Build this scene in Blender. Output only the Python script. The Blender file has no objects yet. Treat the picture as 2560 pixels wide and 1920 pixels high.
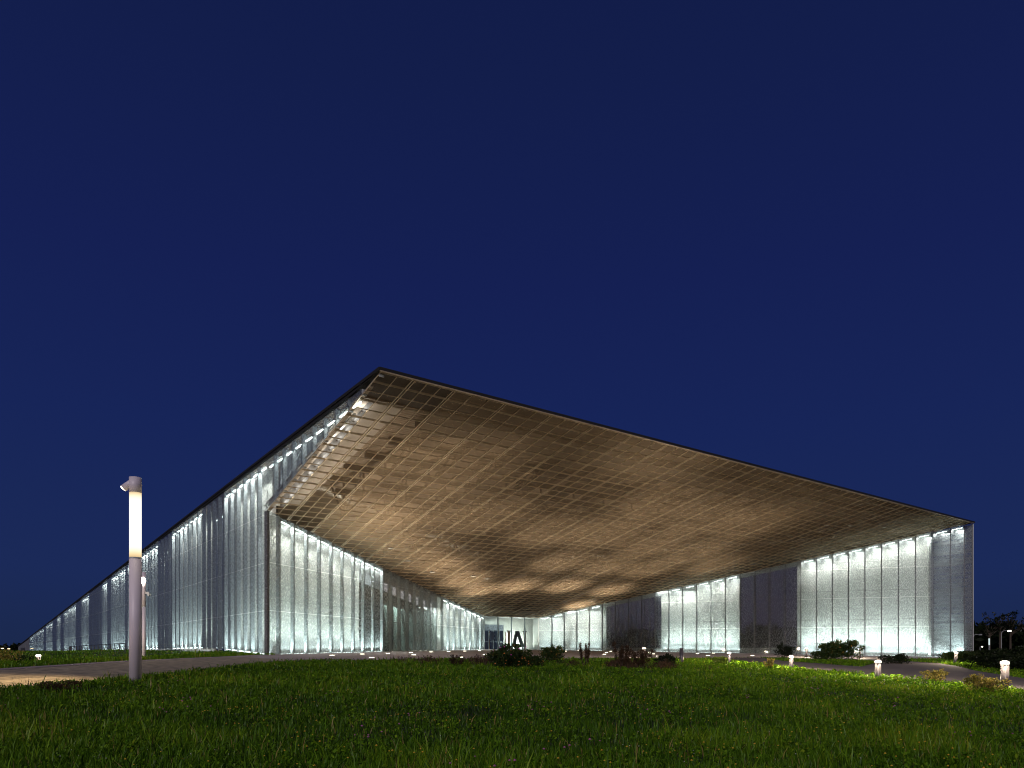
import bpy, math, random
import numpy as np
from mathutils import Vector, Matrix
random.seed(7); RNG = np.random.default_rng(7)
R = math.radians
scene = bpy.context.scene
COL = scene.collection

# ------------------------------------------------------------------ camera
CAMZ = 1.25
cam_d = bpy.data.cameras.new("camera"); cam = bpy.data.objects.new("camera", cam_d); COL.objects.link(cam)
cam.location = (0, 0, CAMZ); cam.rotation_euler = (R(90), 0, 0)
cam_d.sensor_width = 36; cam_d.lens = 1812/2560*36; cam_d.shift_y = (1631-960)/2560
cam_d.clip_start = 0.1; cam_d.clip_end = 4000
scene.camera = cam

# ------------------------------------------------------------------ world: deep dusk sky, faint afterglow behind the camera
world = bpy.data.worlds.new("World"); scene.world = world; world.use_nodes = True
nt = world.node_tree; nt.nodes.clear()
def N(t, typ, **kw):
    n = t.nodes.new(typ)
    for k, v in kw.items():
        setattr(n, k, v)
    return n
def srgb(r, g, b):
    f = lambda c: (c/255/12.92) if c/255 <= .04045 else ((c/255+.055)/1.055)**2.4
    return (f(r), f(g), f(b), 1)
tc = N(nt, 'ShaderNodeTexCoord'); sep = N(nt, 'ShaderNodeSeparateXYZ'); nt.links.new(tc.outputs['Generated'], sep.inputs[0])
ramp = N(nt, 'ShaderNodeValToRGB'); nt.links.new(sep.outputs['Z'], ramp.inputs[0])
els = [(0.0, srgb(27,41,76)), (0.10, srgb(27,42,88)), (0.28, srgb(23,37,88)), (0.45, srgb(21,32,83)), (0.62, srgb(19,30,75)), (1.0, srgb(13,22,60))]
cr = ramp.color_ramp
cr.elements[0].position, cr.elements[0].color = els[0]; cr.elements[1].position, cr.elements[1].color = els[-1]
for p, c in els[1:-1]:
    e = cr.elements.new(p); e.color = c
mz = N(nt, 'ShaderNodeMapRange'); mz.inputs[1].default_value = 0.30; mz.inputs[2].default_value = 0.0; nt.links.new(sep.outputs['Z'], mz.inputs[0])
my = N(nt, 'ShaderNodeMapRange'); my.inputs[1].default_value = -0.1; my.inputs[2].default_value = -0.9; nt.links.new(sep.outputs['Y'], my.inputs[0])
mul = N(nt, 'ShaderNodeMath', operation='MULTIPLY'); nt.links.new(mz.outputs[0], mul.inputs[0]); nt.links.new(my.outputs[0], mul.inputs[1])
mixg = N(nt, 'ShaderNodeMixRGB', blend_type='ADD'); nt.links.new(mul.outputs[0], mixg.inputs[0]); nt.links.new(ramp.outputs[0], mixg.inputs[1]); mixg.inputs[2].default_value = (.105, .065, .085, 1)
bg = N(nt, 'ShaderNodeBackground'); nt.links.new(mixg.outputs[0], bg.inputs[0]); bg.inputs[1].default_value = 1.0
wo = N(nt, 'ShaderNodeOutputWorld'); nt.links.new(bg.outputs[0], wo.inputs[0])

# last glow of the sunset, low behind the camera, very weak and very soft
sun_d = bpy.data.lights.new("afterglow", 'SUN'); sun = bpy.data.objects.new("afterglow", sun_d); COL.objects.link(sun)
sun_d.energy = 1.35; sun_d.angle = R(18); sun_d.color = (1.0, .89, .92)
sun.rotation_euler = (R(62), 0, R(-18))

scene.view_settings.view_transform = 'Standard'; scene.view_settings.look = 'None'
scene.view_settings.exposure = 0; scene.view_settings.gamma = 1
cy = scene.cycles
cy.max_bounces = 6; cy.diffuse_bounces = 3; cy.glossy_bounces = 3; cy.transmission_bounces = 4; cy.transparent_max_bounces = 24
cy.sample_clamp_indirect = 3; cy.caustics_reflective = False; cy.caustics_refractive = False; cy.blur_glossy = 0.5
cy.use_denoising = True; cy.pixel_filter_type = 'BLACKMAN_HARRIS'; cy.filter_width = 1.05

# ------------------------------------------------------------------ helpers
class MB:
    def __init__(s): s.v = []; s.f = []
    def hexa(s, p):                      # 8 points: bottom ring 0-3, top ring 4-7
        b = len(s.v); s.v += [tuple(q) for q in p]
        s.f += [(b,b+3,b+2,b+1),(b+4,b+5,b+6,b+7),(b,b+1,b+5,b+4),(b+1,b+2,b+6,b+5),(b+2,b+3,b+7,b+6),(b+3,b,b+4,b+7)]
        return s
    def box(s, x0, x1, y0, y1, z0, z1):
        return s.sbox(x0, x1, y0, y1, lambda x, y: z0, lambda x, y: z1)
    def sbox(s, x0, x1, y0, y1, zb, zt):  # bottom and top follow functions of x, y
        c = [(x0,y0),(x1,y0),(x1,y1),(x0,y1)]
        return s.hexa([(x,y,zb(x,y)) for x,y in c]+[(x,y,zt(x,y)) for x,y in c])
    def bar(s, p, q, w, h=None):          # square bar between two points
        h = h or w; p = Vector(p); q = Vector(q); d = (q-p).normalized()
        up = Vector((0,0,1)) if abs(d.z) < .95 else Vector((0,1,0))
        a = d.cross(up).normalized()*w/2; b = a.cross(d).normalized()*h/2
        return s.hexa([p-a-b,p+a-b,q+a-b,q-a-b,p-a+b,p+a+b,q+a+b,q-a+b])
    def tube(s, p, q, r0, r1=None, n=20, caps=True):
        r1 = r0 if r1 is None else r1; p = Vector(p); q = Vector(q); d = (q-p).normalized()
        up = Vector((0,0,1)) if abs(d.z) < .95 else Vector((1,0,0))
        a = d.cross(up).normalized(); b = d.cross(a).normalized(); k = len(s.v)
        for c, r in ((p,r0),(q,r1)):
            for i in range(n):
                t = 2*math.pi*i/n; s.v.append(tuple(c+a*math.cos(t)*r+b*math.sin(t)*r))
        for i in range(n):
            j = (i+1) % n; s.f.append((k+i,k+j,k+n+j,k+n+i))
        if caps: s.f.append(tuple(k+i for i in range(n))[::-1]); s.f.append(tuple(k+n+i for i in range(n)))
        return s
    def prism(s, poly, y0, y1):           # polygon in x,z extruded along y
        b = len(s.v); n = len(poly)
        s.v += [(x,y0,z) for x,z in poly]+[(x,y1,z) for x,z in poly]
        s.f.append(tuple(range(b,b+n))); s.f.append(tuple(range(b+n,b+2*n))[::-1])
        for i in range(n):
            j = (i+1) % n; s.f.append((b+j,b+i,b+n+i,b+n+j))
        return s
    def build(s, name, mat, parent=None, mx=None, smooth=False):
        me = bpy.data.meshes.new(name); me.from_pydata(s.v, [], s.f); me.update()
        if mat: me.materials.append(mat)
        if smooth:
            me.polygons.foreach_set('use_smooth', [len(p.vertices) == 4 for p in me.polygons])
        o = bpy.data.objects.new(name, me); COL.objects.link(o)
        if parent: o.parent = parent
        if mx is not None: o.matrix_basis = mx
        return o
def tag(o, label=None, cat=None, group=None, kind=None):
    for k, v in (('label',label),('category',cat),('group',group),('kind',kind)):
        if v: o[k] = v
    return o
def empty(name, loc, rz=0):
    o = bpy.data.objects.new(name, None); COL.objects.link(o); o.location = loc; o.rotation_euler = (0,0,rz); o.empty_display_size = .2
    return o
def np_mesh(name, V, F, mat, attr=None):  # V (n,3), F list of (k, idx array)
    me = bpy.data.meshes.new(name); me.vertices.add(len(V)); me.vertices.foreach_set('co', V.astype(np.float32).ravel())
    tot = np.concatenate([np.full(len(f), f.shape[1], np.int32) for f in F]); loops = np.concatenate([f.ravel() for f in F]).astype(np.int32)
    me.loops.add(len(loops)); me.loops.foreach_set('vertex_index', loops)
    me.polygons.add(len(tot)); me.polygons.foreach_set('loop_start', np.concatenate([[0], np.cumsum(tot)[:-1]]).astype(np.int32))
    me.polygons.foreach_set('loop_total', tot)
    if attr is not None:
        a = me.attributes.new('tint', 'FLOAT', 'POINT'); a.data.foreach_set('value', attr.astype(np.float32))
    me.update(calc_edges=True); me.validate()
    if mat: me.materials.append(mat)
    o = bpy.data.objects.new(name, me); COL.objects.link(o)
    return o

# ------------------------------------------------------------------ materials
MATS = {}
def mat(name, col, rough=.6, metal=0, noise=None, bump=None, emit=None, spec=None, stretch=(1,1,1)):
    if name in MATS: return MATS[name]
    m = bpy.data.materials.new(name); m.use_nodes = True; t = m.node_tree; b = t.nodes['Principled BSDF']
    b.inputs['Base Color'].default_value = (*col, 1); b.inputs['Roughness'].default_value = rough; b.inputs['Metallic'].default_value = metal
    if spec is not None: b.inputs['Specular IOR Level'].default_value = spec
    if emit: b.inputs['Emission Color'].default_value = (*emit[0], 1); b.inputs['Emission Strength'].default_value = emit[1]
    if noise or bump:
        c = N(t, 'ShaderNodeTexCoord'); mp = N(t, 'ShaderNodeMapping'); mp.inputs['Scale'].default_value = stretch
        t.links.new(c.outputs['Object'], mp.inputs[0])
        n = N(t, 'ShaderNodeTexNoise'); n.inputs['Scale'].default_value = (noise or bump)[0]; n.inputs['Detail'].default_value = 6
        t.links.new(mp.outputs[0], n.inputs['Vector'])
        if noise:
            mx = N(t, 'ShaderNodeMapRange'); mx.inputs[1].default_value = .3; mx.inputs[2].default_value = .7; mx.inputs[3].default_value = 1-noise[1]; mx.inputs[4].default_value = 1+noise[1]
            t.links.new(n.outputs[0], mx.inputs[0])
            v = N(t, 'ShaderNodeMixRGB', blend_type='MULTIPLY'); v.inputs[0].default_value = 1; v.inputs[1].default_value = (*col, 1)
            t.links.new(mx.outputs[0], v.inputs[2]); t.links.new(v.outputs[0], b.inputs['Base Color'])
        if bump:
            bp = N(t, 'ShaderNodeBump'); bp.inputs['Strength'].default_value = bump[1]; bp.inputs['Distance'].default_value = .05
            t.links.new(n.outputs[0], bp.inputs['Height']); t.links.new(bp.outputs[0], b.inputs['Normal'])
    MATS[name] = m
    return m

def glow(name, col, strength):
    m = bpy.data.materials.new(name); m.use_nodes = True; t = m.node_tree; t.nodes.clear()
    e = N(t, 'ShaderNodeEmission'); e.inputs[0].default_value = (*col, 1); e.inputs[1].default_value = strength
    o = N(t, 'ShaderNodeOutputMaterial'); t.links.new(e.outputs[0], o.inputs[0])
    m.cycles.emission_sampling = 'NONE'
    return m

def frit_glass(name, coverage, fleck, gloss=1.0, scale=5.0):
    """clear glass printed with pale elongated flecks; flecks live in facade coordinates"""
    m = bpy.data.materials.new(name); m.use_nodes = True; t = m.node_tree; t.nodes.clear(); L = t.links.new
    c = N(t, 'ShaderNodeTexCoord')
    hs = []
    for ang, seed in ((24, 0), (-27, 3.7)):
        mp = N(t, 'ShaderNodeMapping'); mp.inputs['Rotation'].default_value = (0, R(ang), 0); mp.inputs['Scale'].default_value = (2.3, .01, .95); mp.inputs['Location'].default_value = (seed, 0, seed)
        L(c.outputs['Object'], mp.inputs[0])
        n = N(t, 'ShaderNodeTexNoise'); n.inputs['Scale'].default_value = scale; n.inputs['Detail'].default_value = 2.5; n.inputs['Roughness'].default_value = .7
        L(mp.outputs[0], n.inputs['Vector']); hs.append(n)
    mxm = N(t, 'ShaderNodeMath', operation='MAXIMUM'); L(hs[0].outputs[0], mxm.inputs[0]); L(hs[1].outputs[0], mxm.inputs[1])
    mr = N(t, 'ShaderNodeMapRange'); mr.inputs[1].default_value = .50; mr.inputs[2].default_value = .60; mr.inputs[3].default_value = coverage*.18; mr.inputs[4].default_value = coverage
    L(mxm.outputs[0], mr.inputs[0])
    dif = N(t, 'ShaderNodeBsdfDiffuse'); dif.inputs[0].default_value = (*fleck, 1)
    trl = N(t, 'ShaderNodeBsdfTranslucent'); trl.inputs[0].default_value = (*fleck, 1)
    fm = N(t, 'ShaderNodeMixShader'); fm.inputs[0].default_value = .5; L(dif.outputs[0], fm.inputs[1]); L(trl.outputs[0], fm.inputs[2])
    tr = N(t, 'ShaderNodeBsdfTransparent'); tr.inputs[0].default_value = (.93, .975, .965, 1)
    m1 = N(t, 'ShaderNodeMixShader'); L(mr.outputs[0], m1.inputs[0]); L(tr.outputs[0], m1.inputs[1]); L(fm.outputs[0], m1.inputs[2])
    gl = N(t, 'ShaderNodeBsdfGlossy'); gl.inputs['Roughness'].default_value = .03
    lw = N(t, 'ShaderNodeLayerWeight'); lw.inputs[0].default_value = .5
    pw = N(t, 'ShaderNodeMath', operation='POWER'); pw.inputs[1].default_value = 5; L(lw.outputs['Facing'], pw.inputs[0])
    ma = N(t, 'ShaderNodeMath', operation='MULTIPLY_ADD'); ma.inputs[1].default_value = .9; ma.inputs[2].default_value = .05; L(pw.outputs[0], ma.inputs[0])
    ge_ = N(t, 'ShaderNodeNewGeometry'); bf = N(t, 'ShaderNodeMath', operation='SUBTRACT'); bf.inputs[0].default_value = 1; L(ge_.outputs['Backfacing'], bf.inputs[1])
    fg0 = N(t, 'ShaderNodeMath', operation='MULTIPLY'); fg0.inputs[1].default_value = gloss; L(ma.outputs[0], fg0.inputs[0])
    fg = N(t, 'ShaderNodeMath', operation='MULTIPLY'); L(fg0.outputs[0], fg.inputs[0]); L(bf.outputs[0], fg.inputs[1])
    m2 = N(t, 'ShaderNodeMixShader'); L(fg.outputs[0], m2.inputs[0]); L(m1.outputs[0], m2.inputs[1]); L(gl.outputs[0], m2.inputs[2])
    o = N(t, 'ShaderNodeOutputMaterial'); L(m2.outputs[0], o.inputs[0])
    return m

def clear_glass(name, tint, gloss, trans):
    m = bpy.data.materials.new(name); m.use_nodes = True; t = m.node_tree; t.nodes.clear(); L = t.links.new
    tr = N(t, 'ShaderNodeBsdfTransparent'); tr.inputs[0].default_value = (*tint, 1)
    db = N(t, 'ShaderNodeBsdfDiffuse'); db.inputs[0].default_value = (.01, .012, .015, 1)
    m1 = N(t, 'ShaderNodeMixShader'); m1.inputs[0].default_value = trans; L(db.outputs[0], m1.inputs[1]); L(tr.outputs[0], m1.inputs[2])
    gl = N(t, 'ShaderNodeBsdfGlossy'); gl.inputs['Roughness'].default_value = .02
    m2 = N(t, 'ShaderNodeMixShader'); m2.inputs[0].default_value = gloss; L(m1.outputs[0], m2.inputs[1]); L(gl.outputs[0], m2.inputs[2])
    o = N(t, 'ShaderNodeOutputMaterial'); L(m2.outputs[0], o.inputs[0])
    return m

def mesh_panel(name, col, opaque):
    """expanded-metal ceiling sheet: brown metal strands with open holes, streaky"""
    m = bpy.data.materials.new(name); m.use_nodes = True; t = m.node_tree; t.nodes.clear(); L = t.links.new
    c = N(t, 'ShaderNodeTexCoord'); mp = N(t, 'ShaderNodeMapping'); mp.inputs['Scale'].default_value = (.3, 1.18, .1)
    L(c.outputs['Object'], mp.inputs[0])
    n = N(t, 'ShaderNodeTexNoise'); n.inputs['Scale'].default_value = 1.0; n.inputs['Detail'].default_value = 3
    L(mp.outputs[0], n.inputs['Vector'])
    vr = N(t, 'ShaderNodeMapRange'); vr.inputs[1].default_value = .3; vr.inputs[2].default_value = .7; vr.inputs[3].default_value = .8; vr.inputs[4].default_value = 1.2; L(n.outputs[0], vr.inputs[0])
    mc = N(t, 'ShaderNodeMixRGB', blend_type='MULTIPLY'); mc.inputs[0].default_value = 1; mc.inputs[1].default_value = (*col, 1); L(vr.outputs[0], mc.inputs[2])
    d = N(t, 'ShaderNodeBsdfDiffuse'); L(mc.outputs[0], d.inputs[0])
    g = N(t, 'ShaderNodeBsdfGlossy'); g.inputs['Roughness'].default_value = .5; L(mc.outputs[0], g.inputs[0])
    mg = N(t, 'ShaderNodeMixShader'); mg.inputs[0].default_value = .3; L(d.outputs[0], mg.inputs[1]); L(g.outputs[0], mg.inputs[2])
    tr = N(t, 'ShaderNodeBsdfTransparent')
    mx = N(t, 'ShaderNodeMixShader'); mx.inputs[0].default_value = opaque; L(tr.outputs[0], mx.inputs[1]); L(mg.outputs[0], mx.inputs[2])
    o = N(t, 'ShaderNodeOutputMaterial'); L(mx.outputs[0], o.inputs[0])
    return m

M_conc = mat('pale_concrete', (.54,.53,.49), .8, noise=(1.3,.10), bump=(9,.15))
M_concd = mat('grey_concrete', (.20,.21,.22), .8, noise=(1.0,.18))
M_dark = mat('dark_metal', (.03,.03,.032), .5)
M_fin = mat('fin_metal', (.43,.46,.47), .45, .1, noise=(6,.12))
M_clamp = mat('clamp_steel', (.22,.23,.24), .35, .7)
M_roof = mat('roof_dark', (.008,.008,.009), .8, noise=(.5,.2))
M_gold = mat('bronze_bar', (.42,.34,.235), .42, .2)
M_beam = mat('beam_brown', (.05,.036,.026), .6)
M_lin = mat('lining_panel', (.40,.36,.31), .85)
M_white = mat('white_render', (.62,.63,.60), .7, noise=(2,.06))
M_led = glow('led_white', (.90,1,.98), 8)
M_mesh = mesh_panel('expanded_metal', (.235,.175,.115), .52)
M_mesh2 = mesh_panel('expanded_metal_open', (.215,.155,.098), .22)
M_glass = frit_glass('printed_glass', .50, (.50,.53,.53))
M_glasse = frit_glass('printed_glass_side', .30, (.50,.53,.54))
M_glassd = frit_glass('printed_glass_dense', .80, (.42,.44,.45))
M_win = clear_glass('window_glass', (.6,.68,.68), .72, .3)
M_winthru = clear_glass('foyer_glass', (.75,.82,.80), .12, .75)
# corrugated deck
M_deck = mat('deck_metal', (.24,.18,.125), .5)
_t = M_deck.node_tree; _b = _t.nodes['Principled BSDF']; _c = N(_t,'ShaderNodeTexCoord'); _w = N(_t,'ShaderNodeTexWave', bands_direction='Y'); _w.inputs['Scale'].default_value = 1.05
_t.links.new(_c.outputs['Object'], _w.inputs[0]); _bp = N(_t,'ShaderNodeBump'); _bp.inputs['Distance'].default_value = .08; _t.links.new(_w.outputs[1], _bp.inputs['Height']); _t.links.new(_bp.outputs[0], _b.inputs['Normal'])

# ------------------------------------------------------------------ building frame: x = u along the front edge, y = v into depth
FOV_A = (-6.59, 36.3); ANG = math.atan2(.6003, .7998)
UX, UY = math.cos(ANG), math.sin(ANG)
def to_uv(x, y):
    dx, dy = x-FOV_A[0], y-FOV_A[1]
    return dx*UX+dy*UY, -dx*UY+dy*UX
def to_xy(u, v): return FOV_A[0]+u*UX-v*UY, FOV_A[1]+u*UY+v*UX
ZTOP = 15.45
def zR(v): return ZTOP-.035*v
def zC(u, v):                                    # underside of the canopy
    kl = (ZTOP-.14-11.10)/17.1; ke = (ZTOP-.14-5.83)/42.05
    f = min(1, max(0, u/35.4))
    return ZTOP-.14-v*(kl+(ke-kl)*f)
def zP(v): return .712+.0215*v                   # plaza plane
PL = (0.0, 17.1); PE1 = (35.4, 42.0); PE2 = (44.2, 42.1); PR = (71.0, 0.0)

bld = empty('museum_building', (FOV_A[0], FOV_A[1], 0), ANG)
tag(bld, 'huge wedge-shaped museum with glowing printed-glass facades and a sweeping bronze mesh entrance canopy', 'museum building')
def frame_mx(p, q, side):
    """local frame: x along p->q, y = outward normal (side +1: to the left of p->q), z up"""
    d = Vector((q[0]-p[0], q[1]-p[1], 0)); ln = d.length; d.normalize()
    n = Vector((-d.y, d.x, 0))*side
    m = Matrix.Identity(4)
    for i in range(3): m[i][0] = d[i]; m[i][1] = n[i]; m[i][2] = (0,0,1)[i]; m[i][3] = (p[0],p[1],0)[i]
    return m, ln, d, n
def area_light(name, loc, direction, sx, sy, power, col, xdir, spread=180, parent=bld):
    ld = bpy.data.lights.new(name, 'AREA'); ld.shape = 'RECTANGLE'; ld.size = sx; ld.size_y = sy; ld.energy = power*17; ld.color = col; ld.spread = R(spread)
    o = bpy.data.objects.new(name, ld); COL.objects.link(o); o.parent = parent
    z = -Vector(direction).normalized(); x = Vector(xdir); x = (x-z*x.dot(z)).normalized(); y = z.cross(x)
    m = Matrix.Identity(4)
    for i in range(3): m[i][0] = x[i]; m[i][1] = y[i]; m[i][2] = z[i]; m[i][3] = loc[i]
    o.matrix_basis = m
    return o
LEDC = (1.0, .995, .97); LEDC2 = (.86, 1.0, .99)
JOINTS = [4.15, 7.48, 10.81, 14.14]
BAY = 1.7
CNT = {'glass_panel': 0, 'fin': 0}
REST = {}
def facade(p, q, side, s_list, zb, zt, lit, glassmat, off=.9, gap_rows=True, bottom=True, ptop=60, pbot=50, limit=200, bracket=True, finmat=None, drop=.26):
    finmat = finmat or M_fin
    """outer skin: one glass_panel, fin and light strip per bay. lit(s) -> True where the bay is lit"""
    mx, ln, d, n = frame_mx(p, q, side)
    rest_g, rest_f, rest_l, rest_c = MB(), MB(), MB(), MB()
    for i in range(len(s_list)-1):
        s0, s1 = s_list[i], s_list[i+1]; sm = (s0+s1)/2
        far = i >= limit
        g = rest_g if far else MB()
        zs = [zb(sm)-.02]+[j for j in JOINTS if j > max(zb(s0), zb(s1))+.05]
        top = lambda s: zt(s)-.03
        for a, z0 in enumerate(zs):
            z1 = zs[a+1] if a+1 < len(zs) else 99
            if z0 >= top(sm)-.05: break
            gg = .018
            zl = (lambda x, y: zb(x)) if a == 0 else (lambda x, y, z0=z0: z0+gg)
            if z1 < min(top(s0), top(s1)):
                g.sbox(s0+gg, s1-gg, 0, .024, zl, lambda x, y: z1-gg)
            else:
                g.sbox(s0+gg, s1-gg, 0, .024, lambda x, y: min(zl(x, y), top(x)-.01), lambda x, y: min(z1-gg, top(x)))
                # sloping top can cross the joint inside a bay
        if not far:
            g.build('glass_panel', glassmat, bld, mx)
        f = rest_f if far else MB()
        if not (p == (0,0) and s0 == 17.1): f.sbox(s0-.035, s0+.035, -.27, -.004, lambda x, y: zb(s0)-.1, lambda x, y: zt(s0)-.02)
        if not far: fo = (f if f.v else MB().box(s0-.01, s0+.01, -.1, -.05, zb(s0), zb(s0)+.1)).build('fin', finmat, bld, mx)
        if bracket and s0 > .2:
            c = rest_c if far else MB()
            z = zb(s0)+.18
            while z < zt(s0)-.4:
                c.box(s0-.13, s0+.13, .026, .060, z-.022, z+.022); c.box(s0-.02, s0+.02, -.01, .05, z-.05, z+.05); z += 1.11
            c.box(s0+.045, s0+.075, .008, .034, zb(s0)+.1, zt(s0)-.15)
            if not far: c.build('clamp', M_clamp, fo)
        if lit(sm):
            l = rest_l if far else MB()
            sl = (zt(s1)-zt(s0))/(s1-s0)
            sa, sb = sm-.47, sm+.47
            za = zt(sm)-drop
            l.hexa([(sa,-.15,za+sl*(sa-sm)),(sb,-.15,za+sl*(sb-sm)),(sb,-.06,za+sl*(sb-sm)),(sa,-.06,za+sl*(sa-sm)),
                    (sa,-.15,za+sl*(sa-sm)+.055),(sb,-.15,za+sl*(sb-sm)+.055),(sb,-.06,za+sl*(sb-sm)+.055),(sa,-.06,za+sl*(sa-sm)+.055)])
            if not far: l.build('light_strip', M_led, bld, mx)
    for b, nm, mt in ((rest_g,'glass_panel',glassmat),(rest_f,'fin',M_fin),(rest_c,'clamp',M_clamp),(rest_l,'light_strip',M_led)):
        if b.v: tag(b.build(nm, mt, bld, mx), kind='stuff')
    # lamps: one per run of lit bays of at most `step` bays
    i = 0; nb = len(s_list)-1
    while i < nb:
        sm = (s_list[i]+s_list[i+1])/2
        if not lit(sm): i += 1; continue
        step = 1 if sm < 30 else (3 if sm < 75 else 8)
        j = i
        while j+1 < nb and j+1-i < step and lit((s_list[j+1]+s_list[j+2])/2): j += 1
        k = j-i+1; sa, sb = s_list[i], s_list[j+1]; sc = (sa+sb)/2; w = sb-sa
        h = zt(sc)-zb(sc)
        P = mx @ Vector((sc, -.11, zt(sc)-drop-.02)); sl = (zt(sb)-zt(sa))/w
        dirv = mx.to_3x3() @ Vector((0, -.12, -1)); xd = mx.to_3x3() @ Vector((1, 0, sl))
        area_light('strip_lamp', P, dirv, (w*.93), .06, ptop*.112*k*(.35+.65*h/8), LEDC, xd, 120)
        if bottom:
            P = mx @ Vector((sc, -.17, zb(sc)+.07)); dirv = mx.to_3x3() @ Vector((0, -.06, 1))
            area_light('ground_strip_lamp', P, dirv, w*.9, .07, pbot*.15*k*(.35+.65*h/8), LEDC2, mx.to_3x3() @ Vector((1,0,0)), 80)
        i = j+1
    if bottom:
        m = MB(); any_ = False
        for i in range(nb):
            sm = (s_list[i]+s_list[i+1])/2
            if lit(sm):
                m.sbox(s_list[i]+.1, s_list[i+1]-.1, -.23, -.11, lambda x, y: zb(x)+.0, lambda x, y: zb(x)+.04); any_ = True
        if any_: m.build('ground_light_channel', M_led, bld, mx)
    return mx, ln

# ---- left exterior facade (u = 0)
LITG = [(2.9,27.8),(34.0,46.2),(53.6,71.2),(73.8,85.4),(88.3,94.5),(109.7,120.2),(128.6,149.6),(156,165.4),(176,193.6),(200.9,260)]
def lit_ext(s): return any(a <= s <= b for a, b in LITG)
def g_ext(v): return zP(v) if v < 17.5 else 1.09+.56*min(1, (v-17.5)/14)
sx = [0.15]
while sx[-1] < 258.5: sx.append(sx[-1]+BAY if len(sx) > 1 else 0.42+BAY)
def zb_ext(s): return zC(0, s)+.05 if s < 17.1 else g_ext(s)
first = [s for s in sx if s <= 17.2]; rest = [17.1]+[s for s in sx if s > 18.0]
MXe, _ = facade((0,0), (0,260), 1, first+[17.1] if first[-1] < 16.6 else first[:-1]+[17.1], zb_ext, lambda s: zR(s)-.30, lit_ext, M_glasse, bottom=False, ptop=7, drop=.60)
facade((0,0), (0,260), 1, rest, lambda s: g_ext(s), lambda s: zR(s)-.30, lit_ext, M_glasse, ptop=21, pbot=15, limit=38, drop=.45)

# inner wall of the exterior facade: pale where lit, dark windows between
iw = MB(); dk = MB(); edges = [17.3]
for a, b in LITG: edges += [a, b]
edges = sorted(set(edges)) 
pos = 18.9; runs = []
for a, b in LITG:
    if b <= 18.9: continue
    a = max(a, 18.9)
    if a > pos: runs.append((pos, a, False))
    runs.append((a, b, True)); pos = b
mxE = MXe
for a, b, l in runs:
    if l: MB().sbox(a, b, -1.2, -.92, lambda x, y: .6, lambda x, y: zR(x)-.36).build('wall', M_conc, bld, mxE)
    else:
        MB().sbox(a, b, -1.2, -.94, lambda x, y: zR(x)-1.3, lambda x, y: zR(x)-.36).build('wall', M_conc, bld, mxE)
        w = MB(); w.sbox(a+.1, b-.1, -1.02, -.99, lambda x, y: .6, lambda x, y: zR(x)-1.3); wo_ = w.build('window', M_win, bld, mxE)
        f = MB(); s = a+1.7
        while s < b-.5: f.sbox(s-.05, s+.05, -.985, -.9, lambda x, y: .6, lambda x, y: zR(x)-1.3); s += 3.4
        if f.v: f.build('frame', M_fin, wo_)
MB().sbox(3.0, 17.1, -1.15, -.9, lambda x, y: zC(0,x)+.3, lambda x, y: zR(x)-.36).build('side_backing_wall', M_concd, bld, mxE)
br = MB()
for a in (4.2, 8.2, 12.2):
    br.bar((a, -.55, zR(a)-.9), (a+4.4, -.55, zC(0,a+4.4)+.5), .13)
br.build('brace', M_fin, bld, mxE)
# dark closing mass behind all windows
core = MB(); core.sbox(7, 68, 48, 256, lambda x, y: .5, lambda x, y: zR(y)-.5); core.build('core_wall', M_dark, bld)
backw = MB(); backw.sbox(1.6, 1.9, 20.5, 258, lambda x, y: .5, lambda x, y: zR(y)-.5); backw.build('dark_backing_wall', M_dark, bld)

# ---- inner left wall L -> E1
def lerp_uv(p, q, ln, s):
    f = s/ln; return p[0]+(q[0]-p[0])*f, p[1]+(q[1]-p[1])*f
LN1 = math.dist(PL, PE1); LN2 = math.dist(PR, PE2); LN3 = math.dist(PE1, PE2)
zt1 = lambda s: zC(*lerp_uv(PL, PE1, LN1, s)); zb1 = lambda s: zP(lerp_uv(PL, PE1, LN1, s)[1])
zt2 = lambda s: zC(*lerp_uv(PR, PE2, LN2, s)); zb2 = lambda s: zP(lerp_uv(PR, PE2, LN2, s)[1])
s1 = [.15]+[1.35+BAY*i for i in range(25)]; s1.append(LN1-.12)
lit1 = lambda s: (1.4 < s < 17.0) or s > 30.5
MX1, _ = facade(PL, PE1, -1, s1, zb1, zt1, lit1, M_glass, ptop=40, pbot=34, drop=.36)
s2 = [.05, .79]+[2.11+BAY*i for i in range(29)]; s2 = [s for s in s2 if s < LN2-.6]+[LN2-.1]
lit2 = lambda s: (.8 < s < 17.6 or 24.4 < s < 33.9 or s > 41.0)
MX2, _ = facade(PR, PE2, 1, s2, zb2, zt2, lit2, M_glass, ptop=44, pbot=42, finmat=mat('fin_backlit', (.10,.105,.11), .45, .3))  # right fins: shade on their backlit front edges put into a darker colour

def inner_wall(name, mx, spans, zb, zt, matl, off=-.95):
    for a, b in spans:
        MB().sbox(a, b, off-.2, off, lambda x, y: zb(x)-.3, lambda x, y: zt(x)+.15).build(name, matl, bld, mx)
inner_wall('wall', MX1, [(1.6,14.0),(30.1,LN1)], zb1, zt1, M_conc)
inner_wall('wall', MX2, [(4.2,17.8),(24.3,33.8),(40.9,LN2+1.1)], zb2, zt2, M_conc)
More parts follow.
